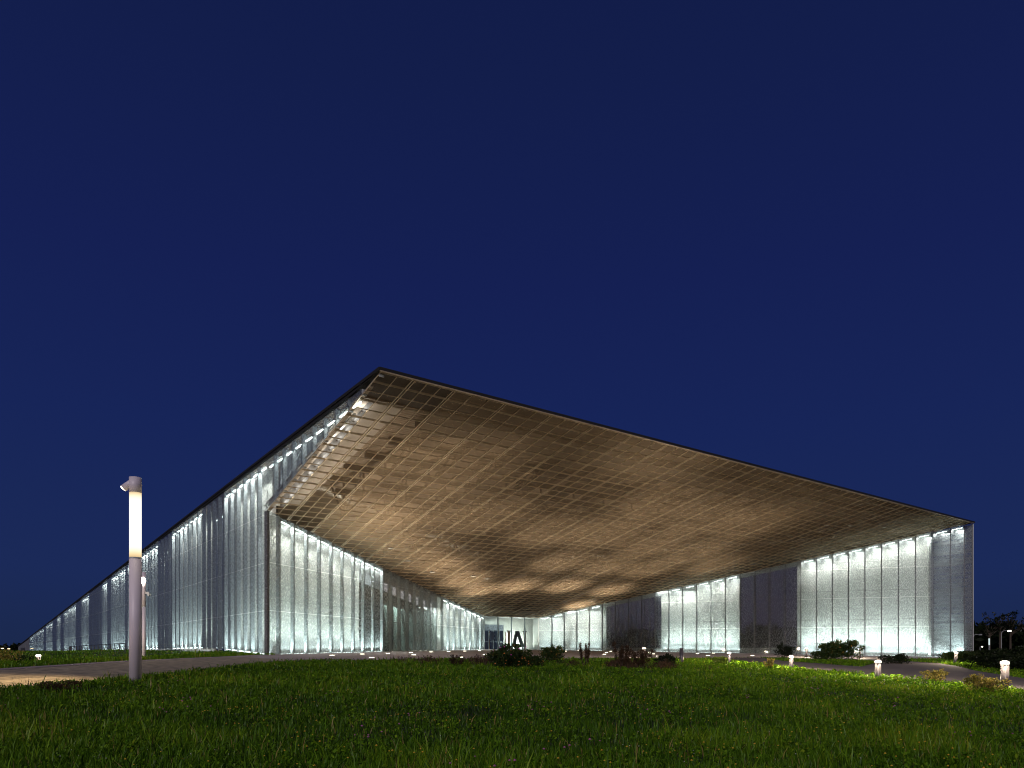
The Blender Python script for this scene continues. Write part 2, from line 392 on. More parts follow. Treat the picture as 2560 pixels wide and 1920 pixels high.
# concrete panel joints
def joints(mx, spans, zb, zt):
    m = MB()
    for a, b in spans:
        for z in (5.05, 8.38, 11.7):
            # clip to below the sloping top
            N_ = 12
            for k in range(N_):
                x0 = a+(b-a)*k/N_; x1 = a+(b-a)*(k+1)/N_
                if z < min(zt(x0), zt(x1))-.05: m.box(x0, x1, -.951, -.945, z-.012, z+.012)
    m.build('panel_joint', M_dark, bld, mx)
joints(MX1, [(1.6,14.0),(30.1,LN1)], zb1, zt1); joints(MX2, [(4.2,17.8),(24.3,33.8),(40.9,LN2-.2)], zb2, zt2)
# right wall windows
for a, b in ((17.8,24.3),(33.8,40.9)):
    MB().sbox(a, b, -1.15, -.95, lambda x, y: zb2(x)-.3, lambda x, y: 1.82).build('window_sill', M_white, bld, MX2)
    MB().sbox(a, b, -1.15, -.95, lambda x, y: zt2(x)-.42, lambda x, y: zt2(x)+.1).build('window_head', M_white, bld, MX2)
    w = MB().sbox(a+.02, b-.02, -1.06, -1.02, lambda x, y: 1.82, lambda x, y: zt2(x)-.42).build('window', M_win, bld, MX2)
    f = MB(); s = a+1.5
    while s < b: f.sbox(s-.04, s+.04, -1.018, -.93, lambda x, y: 1.82, lambda x, y: zt2(x)-.42); s += 1.7
    f.build('frame', M_concd, w)
    MB().sbox(a, b, -3.4, -3.2, lambda x, y: 1.2, lambda x, y: zt2(x)+.1).build('room_back_wall', mat('room_blue_grey', (.20,.22,.28), .8, noise=(.5,.3)), bld, MX2)
    area_light('room_fill_light', MX2 @ Vector(((a+b)/2,-2.2,zt2((a+b)/2)-.8)), MX2.to_3x3() @ Vector((0,-.5,-1)), 5, .3, 22, (.62,.76,1), MX2.to_3x3() @ Vector((1,0,0)))  # added cool fill light inside the room, lifts the tone of the dark windows
    MB().sbox(a-.2, b+.2, -.75, -.45, lambda x, y: zb2(x), lambda x, y: 1.72).build('window_bench', M_white, bld, MX2)
# left wall glazed zone: foyer glass, clerestory, interior
a, b = 14.0, 30.1
w = MB().sbox(a, b, -1.06, -1.02, lambda x, y: zb1(x), lambda x, y: zt1(x)-1.75).build('window', M_winthru, bld, MX1)
f = MB(); s = a+.9
while s < b: f.sbox(s-.03, s+.03, -1.018, -.93, lambda x, y: zb1(x), lambda x, y: zt1(x)-1.75); s += 1.7
f.box(a, b, -1.018, -.94, 4.10, 4.16); f.build('frame', M_dark, w)
m = MB(); m.sbox(a, b, -1.2, -1.0, lambda x, y: zt1(x)-.85, lambda x, y: zt1(x)+.1); s = 17.9
m.sbox(a, 18.0, -1.2, -1.0, lambda x, y: zt1(x)-1.75, lambda x, y: zt1(x)-.85)
M_soft = mat('clerestory_glow', (.5,.48,.5), .5, emit=((.72,.64,.68), .50))
while s < 29.6:
    m.sbox(s, s+.28, -1.2, -1.0, lambda x, y: zt1(x)-1.75, lambda x, y: zt1(x)-.85)
    if s > 17:
        c = MB().sbox(s+.28, min(s+1.7, b), -1.14, -1.10, lambda x, y: zt1(x)-1.62, lambda x, y: zt1(x)-.85).build('clerestory_window', M_soft, bld, MX1)
    s += 1.7
m.build('window_surround', M_concd, bld, MX1)
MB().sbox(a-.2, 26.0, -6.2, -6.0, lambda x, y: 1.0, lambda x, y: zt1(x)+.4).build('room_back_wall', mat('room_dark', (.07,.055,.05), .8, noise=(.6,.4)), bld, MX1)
MB().sbox(23.5, b+.5, -3.6, -3.4, lambda x, y: 1.0, lambda x, y: zt1(x)-1.9).build('room_partition', mat('room_grey', (.30,.33,.32), .8), bld, MX1)
cc = MB(); cc.bar((26.2,-2.2,zb1(26)),(24.9,-2.2,zb1(26)+4.2), .28); cc.tube((23.4,-2.6,zb1(23)),(23.4,-2.6,zb1(23)+5), .18); cc.tube((22.6,-2.6,zb1(23)),(22.6,-2.6,zb1(23)+5), .12)
cc.build('column', M_fin, bld, MX1)
area_light('foyer_lamp', MX1 @ Vector((26,-2.5,zb1(26)+4.6)), (0,0,-1), 6, 1.5, 60, (.95,1,.95), (1,0,0))
area_light('foyer_lamp', MX1 @ Vector((17,-3.5,zb1(17)+6.0)), (0,0,-1), 5, 1.5, 26, (1,.85,.72), (1,0,0))
MB().box(13.7, b+.7, -6.2, -1.1, 1.15, 1.3).build('foyer_floor', M_concd, bld, MX1)

# corner posts
MB().sbox(-.02, .22, -.24, -.004, lambda x, y: .9, lambda x, y: zt1(.1)-.05).build('corner_post', mat('speckled_post', (.09,.095,.10), .6, noise=(16,.8)), bld, MX1)
MB().sbox(-.06, .0, -.25, -.004, lambda x, y: .6, lambda x, y: zt2(.0)-.05).build('corner_post', M_fin, bld, MX2)
# outer right facade (faces away) and its return seen through the corner glass
MB().sbox(70.9, 71.0, .1, 258, lambda x, y: .3, lambda x, y: zR(y)-.36).build('right_facade_glass', M_glassd, bld)
MB().sbox(69.6, 69.8, 4.4, 258, lambda x, y: .3, lambda x, y: zR(y)-.5).build('dark_backing_wall', M_dark, bld)
MB().sbox(4.0, 4.2, -.95, -.30, lambda x, y: zb2(x)-.2, lambda x, y: zt2(x)).build('wall_return', M_conc, bld, MX2)

# ---- roof and canopy
ro = MB(); ro.sbox(-.10, 71.1, -.08, 3, lambda x, y: zR(y)-.10-.18*max(0,y/3), lambda x, y: zR(y)); ro.sbox(-.10, 71.1, 3, 330, lambda x, y: zR(y)-.10-.18*min(1,max(0,y/3)), lambda x, y: zR(y)); ro.build('roof', M_roof, bld)
pr = MB(); pr.sbox(-.16, -.105, -.14, 330, lambda x, y: zR(y)-.12, lambda x, y: zR(y)+.03); pr.sbox(-.10, 71.16, -.14, -.085, lambda x, y: ZTOP-.10, lambda x, y: ZTOP+.05)
pr.build('roof_edge', M_roof, bld)
MB().sbox(.02, 70.85, 3.0, 46, lambda x, y: zR(y)-.34, lambda x, y: zR(y)-.29).build('roof_deck', M_deck, bld)
tr = MB(); tr.box(-.08, 71.05, -.13, -.03, ZTOP-.145, ZTOP-.105); tr.build('edge_trim', M_gold, bld)
# canopy outline in u,v
def vmax(u):
    if u <= PE1[0]: return PL[1]+(PE1[1]-PL[1])*u/PE1[0]
    if u <= PE2[0]: return PE1[1]+(PE2[1]-PE1[1])*(u-PE1[0])/(PE2[0]-PE1[0])
    return PE2[1]*(71-u)/(71-PE2[0])
def urange(v):
    u0 = 0 if v <= PL[1] else PE1[0]*(v-PL[1])/(PE1[1]-PL[1])
    return u0, 71-(71-PE2[0])*v/PE2[1]
gr = MB()
ulines = [(0.02,0),(.95,0),(1.90,1),(2.70,0),(3.54,0)]
u = 4.38; k = 0
while u < 70.7:
    ulines.append((u, 1 if k % 3 == 0 else 0)); u += 3.4/3; k += 1
def ubar(u, w):
    vm = vmax(u)-.03; n_ = max(2, int(vm/6)+1) if u < 36 else 1
    for i in range(n_):
        a, b = vm*i/n_, vm*(i+1)/n_
        gr.hexa([(u-w,a,zC(u,a)-.035),(u+w,a,zC(u,a)-.035),(u+w,b,zC(u,b)-.035),(u-w,b,zC(u,b)-.035),
                 (u-w,a,zC(u,a)+.03),(u+w,a,zC(u,a)+.03),(u+w,b,zC(u,b)+.03),(u-w,b,zC(u,b)+.03)])
for u, dbl in ulines:
    if dbl: ubar(u-.075, .022); ubar(u+.075, .022)
    else: ubar(u, .016)
gv = MB(); v = .02; k = 0
def vbar(v, w):
    u0, u1 = urange(v); pts = [u0+.03]+[x for x in (8.85,17.7,26.5,35.4) if u0+.1 < x < u1-.1]+[u1-.03]
    for a, b in zip(pts, pts[1:]):
        gv.hexa([(a,v-w,zC(a,v)-.033),(b,v-w,zC(b,v)-.033),(b,v+w,zC(b,v)-.033),(a,v+w,zC(a,v)-.033),
                 (a,v-w,zC(a,v)+.026),(b,v-w,zC(b,v)+.026),(b,v+w,zC(b,v)+.026),(a,v+w,zC(a,v)+.026)])
while v < 41.9:
    if k % 2 == 1 : vbar(v-.045, .011); vbar(v+.045, .011)
    else: vbar(v, .013)
    v += .835; k += 1
cb = gr.build('canopy_bars', M_gold, bld); gv.build('canopy_cross_bars', M_gold, bld)
def sheet(name, u0, u1, m, dz=.006, v0=0.0):
    V = []; F = []; nu = max(1, int((u1-u0)/1.2)); 
    for i in range(nu+1):
        u = u0+(u1-u0)*i/nu; vm = vmax(min(u, 70.99))
        for j in range(9): v = v0+(vm-v0)*j/8; V.append((u, v, zC(u, v)+dz))
    for i in range(nu):
        for j in range(8): a = i*9+j; F.append((a,a+9,a+10,a+1))
    mb = MB(); mb.v = V; mb.f = F
    return mb.build(name, m, bld)
sheet('canopy_mesh', 0, 4.38, M_mesh2); sheet('canopy_mesh', 4.38, PE1[0], M_mesh); sheet('canopy_mesh', PE1[0], PE2[0], M_mesh); sheet('canopy_mesh', PE2[0], 71, M_mesh)
# bright lined strip along the left edge of the canopy
ln_ = MB(); ln_.sbox(.15, 2.9, 2.9, 18.4, lambda x, y: min(zC(x,y)+.75+.14*x, zR(y)-.42), lambda x, y: min(zC(x,y)+.79+.14*x, zR(y)-.38)); ln_.build('cavity_lining', M_lin, bld)
MB().sbox(.29, .31, 1.4, 17.6, lambda x, y: zC(x,y)+.05, lambda x, y: min(zC(x,y)+.80, zR(y)-.40 if y > 3 else zC(x,y)+.12)).build('cavity_light_screen', M_lin, bld)  # added screen that keeps the facade strip lamps and fins out of the cavity
MB().sbox(.03, .285, 1.4, 17.4, lambda x, y: zC(x,y)+.032, lambda x, y: zC(x,y)+.046).build('edge_closure', M_lin, bld)
v = 3.7
while v < 17.2:
    area_light('cavity_lamp', (.75, v, zC(.75,v)+.10), (.35, 0, 1),   .5, .5, .42, (1,.93,.82), (0,1,0), 180)
    MB().box(.70, .80, v-.06, v+.06, zC(.75,v)+.05, zC(.75,v)+.09).build('cavity_lamp_housing', M_dark, bld)
    v += 1.13
# trusses and deep beams in the cavity
ts = MB(); u = 4.38+1.7; k = 0
while u < 68:
    vm = vmax(u)-.8; cat = MB()
    if vm > 6:
        v = 4.6; up = True
        while v+2.2 < vm:
            a, b = v, min(v+3.4, vm)
            ts.bar((u,a,zC(u,a)+.55),(u,b,zC(u,b)+.55), .16, .2); ts.bar((u,a,zR(a)-.52),(u,b,zR(b)-.52), .16, .24)
            ts.bar((u,a,zC(u,a)+.55),(u,a,zR(a)-.52), .11)
            if up: ts.bar((u,a,zC(u,a)+.55),(u,b,zR(b)-.52), .10)
            else: ts.bar((u,a,zR(a)-.52),(u,b,zC(u,b)+.55), .10)
            up = not up; v += 3.4
        v = 4.6
        while v+1.3 < vm:
            w_ = random.uniform(.45, .75)
            ts.sbox(u+.25, u+.25+w_*1.7, v, v+random.uniform(.9,1.4), lambda x, y: zC(x,y)+.62, lambda x, y: zC(x,y)+.68)
            v += 1.67
    u += 3.4; k += 1
v = 4.6
while v < 41:
    u0, u1 = urange(v); u0 = max(u0+.5, 4.6)
    ts.bar((u0,v,zR(v)-.62),(u1-1.2,v,zR(v)-.62), .22, .45)
    v += 3.4
for a, b in ((.4,1.9),(2.3,4.3)):
    ts.sbox(4.6, 70.2-b*.64, a, b, lambda x, y: zC(x,y)+.16, lambda x, y: zC(x,y)+.20)
ts.build('roof_truss', M_beam, bld)
# small fixtures in the ceiling
for (u_, v_) in ((12,22),(15,24.5),(19,27),(24,27.5),(26,28),(52,6),(55,5.2),(60,4.2)):
    MB().box(u_-.25, u_+.25, v_-.12, v_+.12, zC(u_,v_)-.06, zC(u_,v_)-.038).build('ceiling_fitting', M_white, bld)

# ---- entrance wall E1 -> E2
MX3, _, _, _ = frame_mx(PE1, PE2, -1)
z0 = zP(42)+.01; ht = zC(39, 42)-z0
for i in range(4):
    sa, sb = .05+i*(LN3-.1)/4, .05+(i+1)*(LN3-.1)/4
    MB().box(sa+.03, sb-.03, 0, .024, z0, z0+ht-.03).build('glass_panel', clear_glass('entrance_glass', (.9,.96,.95), .10, .97) if i == 0 else bpy.data.materials['entrance_glass'], bld, MX3)
    MB().box(sa-.04, sa+.025, -.2, .0, z0, z0+ht).build('mullion', M_fin, bld, MX3)
EW = MB(); EW.box(5.3, LN3+1.8, -3.2, -3.0, z0-.2, z0+ht+1); EW.box(-.6, .55, -3.2, -3.0, z0-.2, z0+ht+1); EW.box(.55, 5.3, -3.2, -3.0, z0+3.3, z0+ht+1)
EW.box(-.8, -.6, -3.0, -.95, z0-.2, z0+ht+1); EW.build('wall', M_conc, bld, MX3)
MB().box(-1, LN3+1, -3.2, -.2, z0+ht+.02, z0+ht+.10).build('lobby_ceiling', M_conc, bld, MX3)
MB().box(.55, 5.3, -3.12, -3.04, z0+2.5, z0+3.3).build('speckled_panel', mat('speckle_dark', (.14,.15,.17), .6, noise=(9,.85)), bld, MX3)
dr = MB().box(.55, 5.3, -3.16, -3.12, z0, z0+2.5).build('door', mat('door_dark', (.012,.016,.022), .12), bld, MX3)
h_ = MB()
for s in (1.2, 2.0, 2.9, 3.7, 4.6): h_.box(s-.02, s+.02, -3.118, -3.06, z0, z0+2.5)
h_.box(.55, 5.3, -3.115, -3.07, z0+1.0, z0+1.04); h_.build('frame', M_fin, dr)
area_light('lobby_lamp', MX3 @ Vector((7.2,-1.5,z0+.12)), MX3.to_3x3() @ Vector((0,-.6,1)), 1.6, .12, 22, (.95,1,.93), MX3.to_3x3() @ Vector((1,0,0)))
MB().box(6.4, 8.0, -1.6, -1.4, z0-.02, z0+.06).build('lobby_light_bar', M_led, bld, MX3)
area_light('lobby_lamp', MX3 @ Vector((3.5,-1.5,z0+ht-.1)), (0,0,-1), 4, .2, 9, (.9,1,.97), MX3.to_3x3() @ Vector((1,0,0)))
def bpoint(s, n, z=0): return bld_mx @ (MX3 @ Vector((s, n, z)))
bld_mx = Matrix.Translation((FOV_A[0], FOV_A[1], 0)) @ Matrix.Rotation(ANG, 4, 'Z')
W3 = bld_mx @ MX3
sg = MB(); zz = z0+.35
sg.prism([(5.0,zz),(5.45,zz),(6.05,zz+2.05),(5.62,zz+2.05)], -.9, -.7); sg.prism([(5.75,zz+2.1),(6.15,zz+2.1),(7.0,zz),(6.5,zz)], -.9, -.7)
sg.box(5.46, 6.5, -.89, -.71, zz, zz+.38); sg.box(5.1, 5.2, -.85, -.75, z0, zz); sg.box(6.7, 6.8, -.85, -.75, z0, zz)
o = sg.build('letter_sculpture', mat('letter_dark', (.11,.115,.085), .5), None, W3); tag(o, 'large dark letter A standing behind the entrance glass', 'sign letter')
def ent_post(s, wd, h, cap, label, colr):
    e = empty('lobby_post', (W3 @ Vector((s,-.8,z0)))[:], 0)
    p = MB(); p.box(-wd/2, wd/2, -.05, .05, 0, h)
    mm = Matrix.Rotation(ANG, 4, 'Z') @ Matrix.Rotation(math.atan2((PE2[1]-PE1[1]),(PE2[0]-PE1[0])), 4, 'Z')
    p.build('post', colr, e, mm)
    if cap: MB().box(-.32, .32, -.07, .07, h, h+.13).build('cap', M_dark, e, mm)
    tag(e, label, 'post', 'posts behind the entrance glass')
Mo = mat('amber_wood', (.48,.25,.08), .5); Mo2 = mat('tan_wood', (.42,.27,.16), .5)
ent_post(1.36, .07, 2.3, False, 'slim amber post left of the stepped grey emblem, behind the entrance glass', Mo)
ent_post(3.9, .07, 2.25, False, 'slim amber post just right of the pale mullion behind the entrance glass', Mo)
ent_post(4.5, .30, 2.35, True, 'amber post with dark cap left of the big letter A', Mo)
ent_post(7.15, .32, 2.3, True, 'tan post with dark cap right of the big letter A', Mo2)
em = MB(); q = z0
em.prism([(1.05,q+1.95),(1.55,q+2.35),(2.0,q+1.95),(1.82,q+1.75),(1.82,q+1.62),(2.0,q+1.45),(1.75,q+1.2),(1.55,q+1.08),(1.25,q+1.2),(1.05,q+1.5),(1.2,q+1.7)], -.5, -.42)
em.box(1.52, 1.58, -.48, -.44, q, q+1.08)
tag(em.build('emblem_sign', mat('emblem_grey', (.22,.24,.27), .6), None, W3), 'stepped grey diamond emblem on a thin stalk behind the left entrance pane', 'emblem')

# ---- far low end of the building
fe = MB(); fe.sbox(.1, 60, 260.2, 329.5, lambda x, y: .8, lambda x, y: zR(y)-.30); fe.build('far_end_wall', mat('far_grey', (.13,.14,.15), .8, noise=(.4,.2)), bld)
for v in (285,292,299,306): MB().box(-.02, .09, v, v+3.5, 1.0, 3.0).build('loading_door', M_dark, bld)

# ------------------------------------------------------------------ terrain
def sstep(a, b, x): 
    t = np.clip((x-a)/(b-a), 0, 1); return t*t*(3-2*t)
def ground(x, y):
    x = np.asarray(x, float); y = np.asarray(y, float)
    dx = x-FOV_A[0]; dy = y-FOV_A[1]; u = dx*UX+dy*UY; v = -dx*UY+dy*UX
    base = .712+.0215*np.clip(v, -60, 42)
    mound = 1.09+.60*sstep(17, 34, v)
    left = sstep(2.0, -.5, u)*sstep(16.5, 19, v)
    h = base*(1-left)+mound*left
    low = .42+.9*sstep(28, 75, v)
    wl = sstep(-19.5, -27, x)*sstep(4, -7, u)*sstep(8, 24, y)
    h = h*(1-wl)+np.minimum(h, low)*wl
    far = sstep(130, 300, np.hypot(x, y)); h = h*(1-far)+1.3*far
    return h
def inpoly(poly, x, y):
    x = np.asarray(x); y = np.asarray(y); c = np.zeros(x.shape, bool); n = len(poly)
    for i in range(n):
        x0, y0 = poly[i]; x1, y1 = poly[(i+1) % n]
        t = ((y0 > y) != (y1 > y)) & (x < (x1-x0)*(y-y0)/((y1-y0) or 1e-9)+x0); c ^= t
    return c
def axis(lims):
    a = []
    for lo, hi, st in lims: a += list(np.arange(lo, hi, st))
    return np.array(a)
gx = axis([(-1500,-300,120),(-300,-80,10),(-80,80,1.5),(80,300,10),(300,1501,120)]); gy = axis([(-600,-60,60),(-60,0,6),(0,110,1.5),(110,400,8),(400,2601,200)])
X, Y = np.meshgrid(gx, gy); Z = ground(X, Y)
nx, ny = len(gx), len(gy); idx = np.arange(nx*ny).reshape(ny, nx)
Q = np.stack([idx[:-1,:-1],idx[:-1,1:],idx[1:,1:],idx[1:,:-1]], -1).reshape(-1,4)
M_ground = mat('soil_grass', (.022,.034,.010), .95, noise=(.9,.4), bump=(25,.6))
g = np_mesh('ground', np.stack([X.ravel(),Y.ravel(),Z.ravel()],1), [Q], M_ground); tag(g, kind='structure')

# paved surfaces (all on the sloping plaza plane)
def zplane(x, y): return zP(to_uv(x, y)[1])
def flat_sheet(name, poly, dz, m, kind='structure'):
    me = MB(); me.v = [(x,y,zplane(x,y)+dz) for x,y in poly]; n = len(poly)
    me.v += [(x,y,zplane(x,y)+dz-.25) for x,y in poly]
    me.f = [tuple(range(n))]+[(i, i+n, (i+1)%n+n, (i+1)%n) for i in range(n)]
    o = me.build(name, m); tag(o, kind=kind); return o
xyL = to_xy(-.0, 17.1); 
plaza_poly = [to_xy(0,15.2), to_xy(.0,17.2), to_xy(1.5,19.2), to_xy(35,43.5), to_xy(45,43.5), to_xy(70.5,2.5), to_xy(71.5,-2.0), (44,70),(31,61),(27.5,56),(21,62),(17.6,60),(13,53.5),(10.9,52),(6,49.5),(.5,46.5),(-4.1,43),(-7,40),(-9,38),(-11.4,37.5),(-15.5,43)]
plaza_poly = plaza_poly[::-1]
M_plaza = mat('plaza_paving', (.30,.255,.245), .75, noise=(.35,.12), bump=(30,.1))
flat_sheet('plaza', plaza_poly, .030, M_plaza)
M_gravel = mat('grass_paver', (.25,.21,.14), .9, noise=(2.6,.85), bump=(8,1.0), stretch=(1,2.6,1))
lpath = [(-12.2,8),(-11.3,16),(-10.8,21.1),(-11.4,26.5),(-11.4,36.5),(-12.2,39),(-15.5,43),(-16.5,42.5),(-17.6,33.4),(-17.0,24.4),(-17.5,17),(-19,8)]
flat_sheet('left_path', lpath, .022, M_gravel)
strip = [(-17.0,24.4),(-17.6,33.4),(-16.5,42.5),(-15.5,43.02),to_xy(0,15.0),to_xy(-.4,16.6),(-17.2,44),(-18.3,33.4),(-17.7,24.4),(-18.2,17),(-19.7,8),(-19.02,8),(-17.5,17)]
flat_sheet('kerb_strip', strip, .034, mat('strip_paving', (.25,.20,.20), .8, noise=(2,.15)))
M_path = mat('path_asphalt', (.075,.062,.068), .85, noise=(1.5,.2), bump=(30,.2))
rpath = [(14.8,10),(18.6,10),(19.0,19),(19.8,28),(23,36),(26,42),(29.5,50),(31,61),(27.5,56),(24,48),(19.3,40),(19.2,52),(21,61.5),(17.6,59.8),(15.0,54),(14.5,40),(14.6,26)]
flat_sheet('right_path', rpath, .020, M_path)

# ------------------------------------------------------------------ grass
def foliage_mat(name, stops, rough=.6, transl=.35):
    m = bpy.data.materials.new(name); m.use_nodes = True; t = m.node_tree; t.nodes.clear(); L = t.links.new
    a = N(t, 'ShaderNodeAttribute'); a.attribute_name = 'tint'
    r = N(t, 'ShaderNodeValToRGB'); L(a.outputs['Fac'], r.inputs[0])
    cr = r.color_ramp; cr.elements[0].position = stops[0][0]; cr.elements[0].color = (*stops[0][1],1); cr.elements[1].position = stops[-1][0]; cr.elements[1].color = (*stops[-1][1],1)
    for p, c in stops[1:-1]: e = cr.elements.new(p); e.color = (*c,1)
    d = N(t, 'ShaderNodeBsdfDiffuse'); L(r.outputs[0], d.inputs[0]); tl = N(t, 'ShaderNodeBsdfTranslucent'); L(r.outputs[0], tl.inputs[0])
    mm = N(t, 'ShaderNodeMixShader'); mm.inputs[0].default_value = transl; L(d.outputs[0], mm.inputs[1]); L(tl.outputs[0], mm.inputs[2])
    gl = N(t, 'ShaderNodeBsdfGlossy'); gl.inputs['Roughness'].default_value = .4
    m3 = N(t, 'ShaderNodeMixShader'); m3.inputs[0].default_value = .012; L(mm.outputs[0], m3.inputs[1]); L(gl.outputs[0], m3.inputs[2])
    o = N(t, 'ShaderNodeOutputMaterial'); L(m3.outputs[0], o.inputs[0])
    return m
bpoly = [to_xy(-.3,17.1), to_xy(35.4,42), to_xy(44.2,42.1), to_xy(71.2,0), to_xy(71.2,330), to_xy(-.3,330)]
def vnoise(x, y, sc, seed):
    rs = np.random.default_rng(seed); s = 0
    for k in range(5):
        a = rs.uniform(0, 6.28); f = sc*(1.6**k); ph = rs.uniform(0, 6.28, 2)
        s = s+np.sin((x*math.cos(a)+y*math.sin(a))*f+ph[0])*np.cos((-x*math.sin(a)+y*math.cos(a))*f*.8+ph[1])/(1.25**k)
    return s/2.5
def scatter(n, d0, d1, pw, wide=.82, pad=3):
    e = 1+pw; t = RNG.random(n); d = (d0**e+(d1**e-d0**e)*t)**(1/e)
    x = (RNG.random(n)*2-1)*(wide*d+pad); return x, d
def blades(n, d0, d1, pw, hmul=1.0, wmul=1.0):
    x, y = scatter(n, d0, d1, pw)
    bad = inpoly(plaza_poly, x, y) | inpoly(lpath, x, y) | inpoly(strip, x, y) | inpoly(rpath, x, y) | inpoly(bpoly, x, y)
    x, y = x[~bad], y[~bad]; n = len(x); d = y
    z = ground(x, y)
    pn = vnoise(x, y, 1.1, 3); pn2 = vnoise(x, y, .35, 9)
    h = (.075+.085*RNG.random(n)**1.5+.06*pn+.05*pn2)*hmul
    h = h*(1-.42*sstep(2, 9, x)*sstep(45, 34, y)); tall = RNG.random(n) < .06; h = np.where(tall, h*1.9, h); h = np.clip(h, .03, .42)
    w = .0042*(.8+1.1*RNG.random(n))*wmul*np.maximum(1, d/9.0)**.9
    az = RNG.random(n)*6.283; lean = (.15+.55*RNG.random(n))*h
    lx, ly = np.cos(az)*lean, np.sin(az)*lean; ba = az+1.571+RNG.normal(0,.6,n); bx, by = np.cos(ba)*w, np.sin(ba)*w
    P = np.empty((n,5,3))
    P[:,0] = np.stack([x-bx,y-by,z-.02],1); P[:,1] = np.stack([x+bx,y+by,z-.02],1)
    mx_, my_ = x+lx*.35, y+ly*.35; P[:,2] = np.stack([mx_+bx*.85,my_+by*.85,z+h*.6],1); P[:,3] = np.stack([mx_-bx*.85,my_-by*.85,z+h*.6],1)
    P[:,4] = np.stack([x+lx,y+ly,z+h],1)
    tint = np.clip(.42+.34*pn2+RNG.normal(0,.17,n)+.22*pn, 0, .93); tint = np.where(RNG.random(n) < .035, .99, tint)
    b = np.arange(n)*5
    return P.reshape(-1,3), np.stack([b,b+1,b+2,b+3],1), np.stack([b+3,b+2,b+4],1), np.repeat(tint,5)
def leafs(n, d0, d1, pw):                          # broad clover and weed leaves low in the sward
    x, y = scatter(n//6, d0, d1, pw); bad = inpoly(plaza_poly,x,y)|inpoly(lpath,x,y)|inpoly(strip,x,y)|inpoly(rpath,x,y)|inpoly(bpoly,x,y)
    x, y = x[~bad], y[~bad]; keep = vnoise(x,y,1.6,21) > -.1; x, y = x[keep], y[keep]
    cx = np.repeat(x,6); cy_ = np.repeat(y,6); n = len(cx); d = cy_
    az = RNG.random(n)*6.283; r = RNG.random(n)*.09; cx = cx+np.cos(az)*r; cy_ = cy_+np.sin(az)*r
    z = ground(cx, cy_)+.03+RNG.random(n)*.12
    s = (.010+.014*RNG.random(n))*np.maximum(1,d/10)**.8; t2 = RNG.random(n)*6.283; tilt = RNG.normal(0,.5,n)
    a = np.stack([np.cos(t2)*s, np.sin(t2)*s, tilt*s],1); bb = np.stack([-np.sin(t2)*s*.6, np.cos(t2)*s*.6, RNG.normal(0,.4,n)*s],1); c = np.stack([cx,cy_,z],1)
    P = np.stack([c-a, c+bb, c+a, c-bb],1).reshape(-1,3); b = np.arange(n)*4
    return P, np.stack([b,b+1,b+2,b+3],1), np.repeat(np.clip(.55+RNG.normal(0,.15,n),0,.93),4)
M_grass = foliage_mat('grass_blades', [(0,(.024,.062,.004)),(.3,(.058,.145,.008)),(.6,(.12,.25,.011)),(.85,(.23,.36,.015)),(.96,(.26,.27,.02)),(1.0,(.36,.26,.10))])
P1, Q1, T1, A1 = blades(430000, 5.2, 125, -.9)
P2, Q2, A2 = leafs(230000, 5.2, 50, -.6)
off = len(P1); V = np.concatenate([P1, P2]); 
go = np_mesh('grass', V, [Q1, Q2+off, T1], M_grass, np.concatenate([A1, A2])); tag(go, 'long unmown meadow grass with clover leaves filling the foreground', 'grass', kind='stuff')

# meadow flowers: small heads on the sward
def flowers(n, name, col, label, size, d1=26, cl=.25):
    cx, cy_ = scatter(n//5, 6, d1, -.7); x = np.repeat(cx,5)+RNG.normal(0,cl,len(cx)*5); y = np.repeat(cy_,5)+RNG.normal(0,cl,len(cx)*5)
    bad = inpoly(lpath,x,y)|inpoly(strip,x,y)|inpoly(rpath,x,y)|(y < 5.5); x, y = x[~bad], y[~bad]; n = len(x)
    z = ground(x,y)+.12+RNG.random(n)*.14; s = size*(.7+.6*RNG.random(n))
    oct_ = np.array([(1,0,0),(0,1,0),(-1,0,0),(0,-1,0),(0,0,.7),(0,0,-.5)])
    P = (np.stack([x,y,z],1)[:,None,:]+oct_[None]*s[:,None,None]).reshape(-1,3); b = np.arange(n)*6
    F = np.concatenate([np.stack([b+i,b+(i+1)%4,b+4],1) for i in range(4)]+[np.stack([b+(i+1)%4,b+i,b+5],1) for i in range(4)])
    tag(np_mesh(name, P, [F], mat(name+'_petal', col, .7)), label, 'flowers', kind='stuff')
flowers(1000, 'yellow_flower', (.60,.38,.02), 'scattered small yellow meadow flowers in the foreground grass', .0125)
flowers(150, 'clover_flower', (.38,.12,.26), 'scattered pink clover heads in the foreground grass', .016, 18)
flowers(90, 'white_flower', (.6,.6,.55), 'tiny scattered white flower heads in the foreground grass', .006, 16)

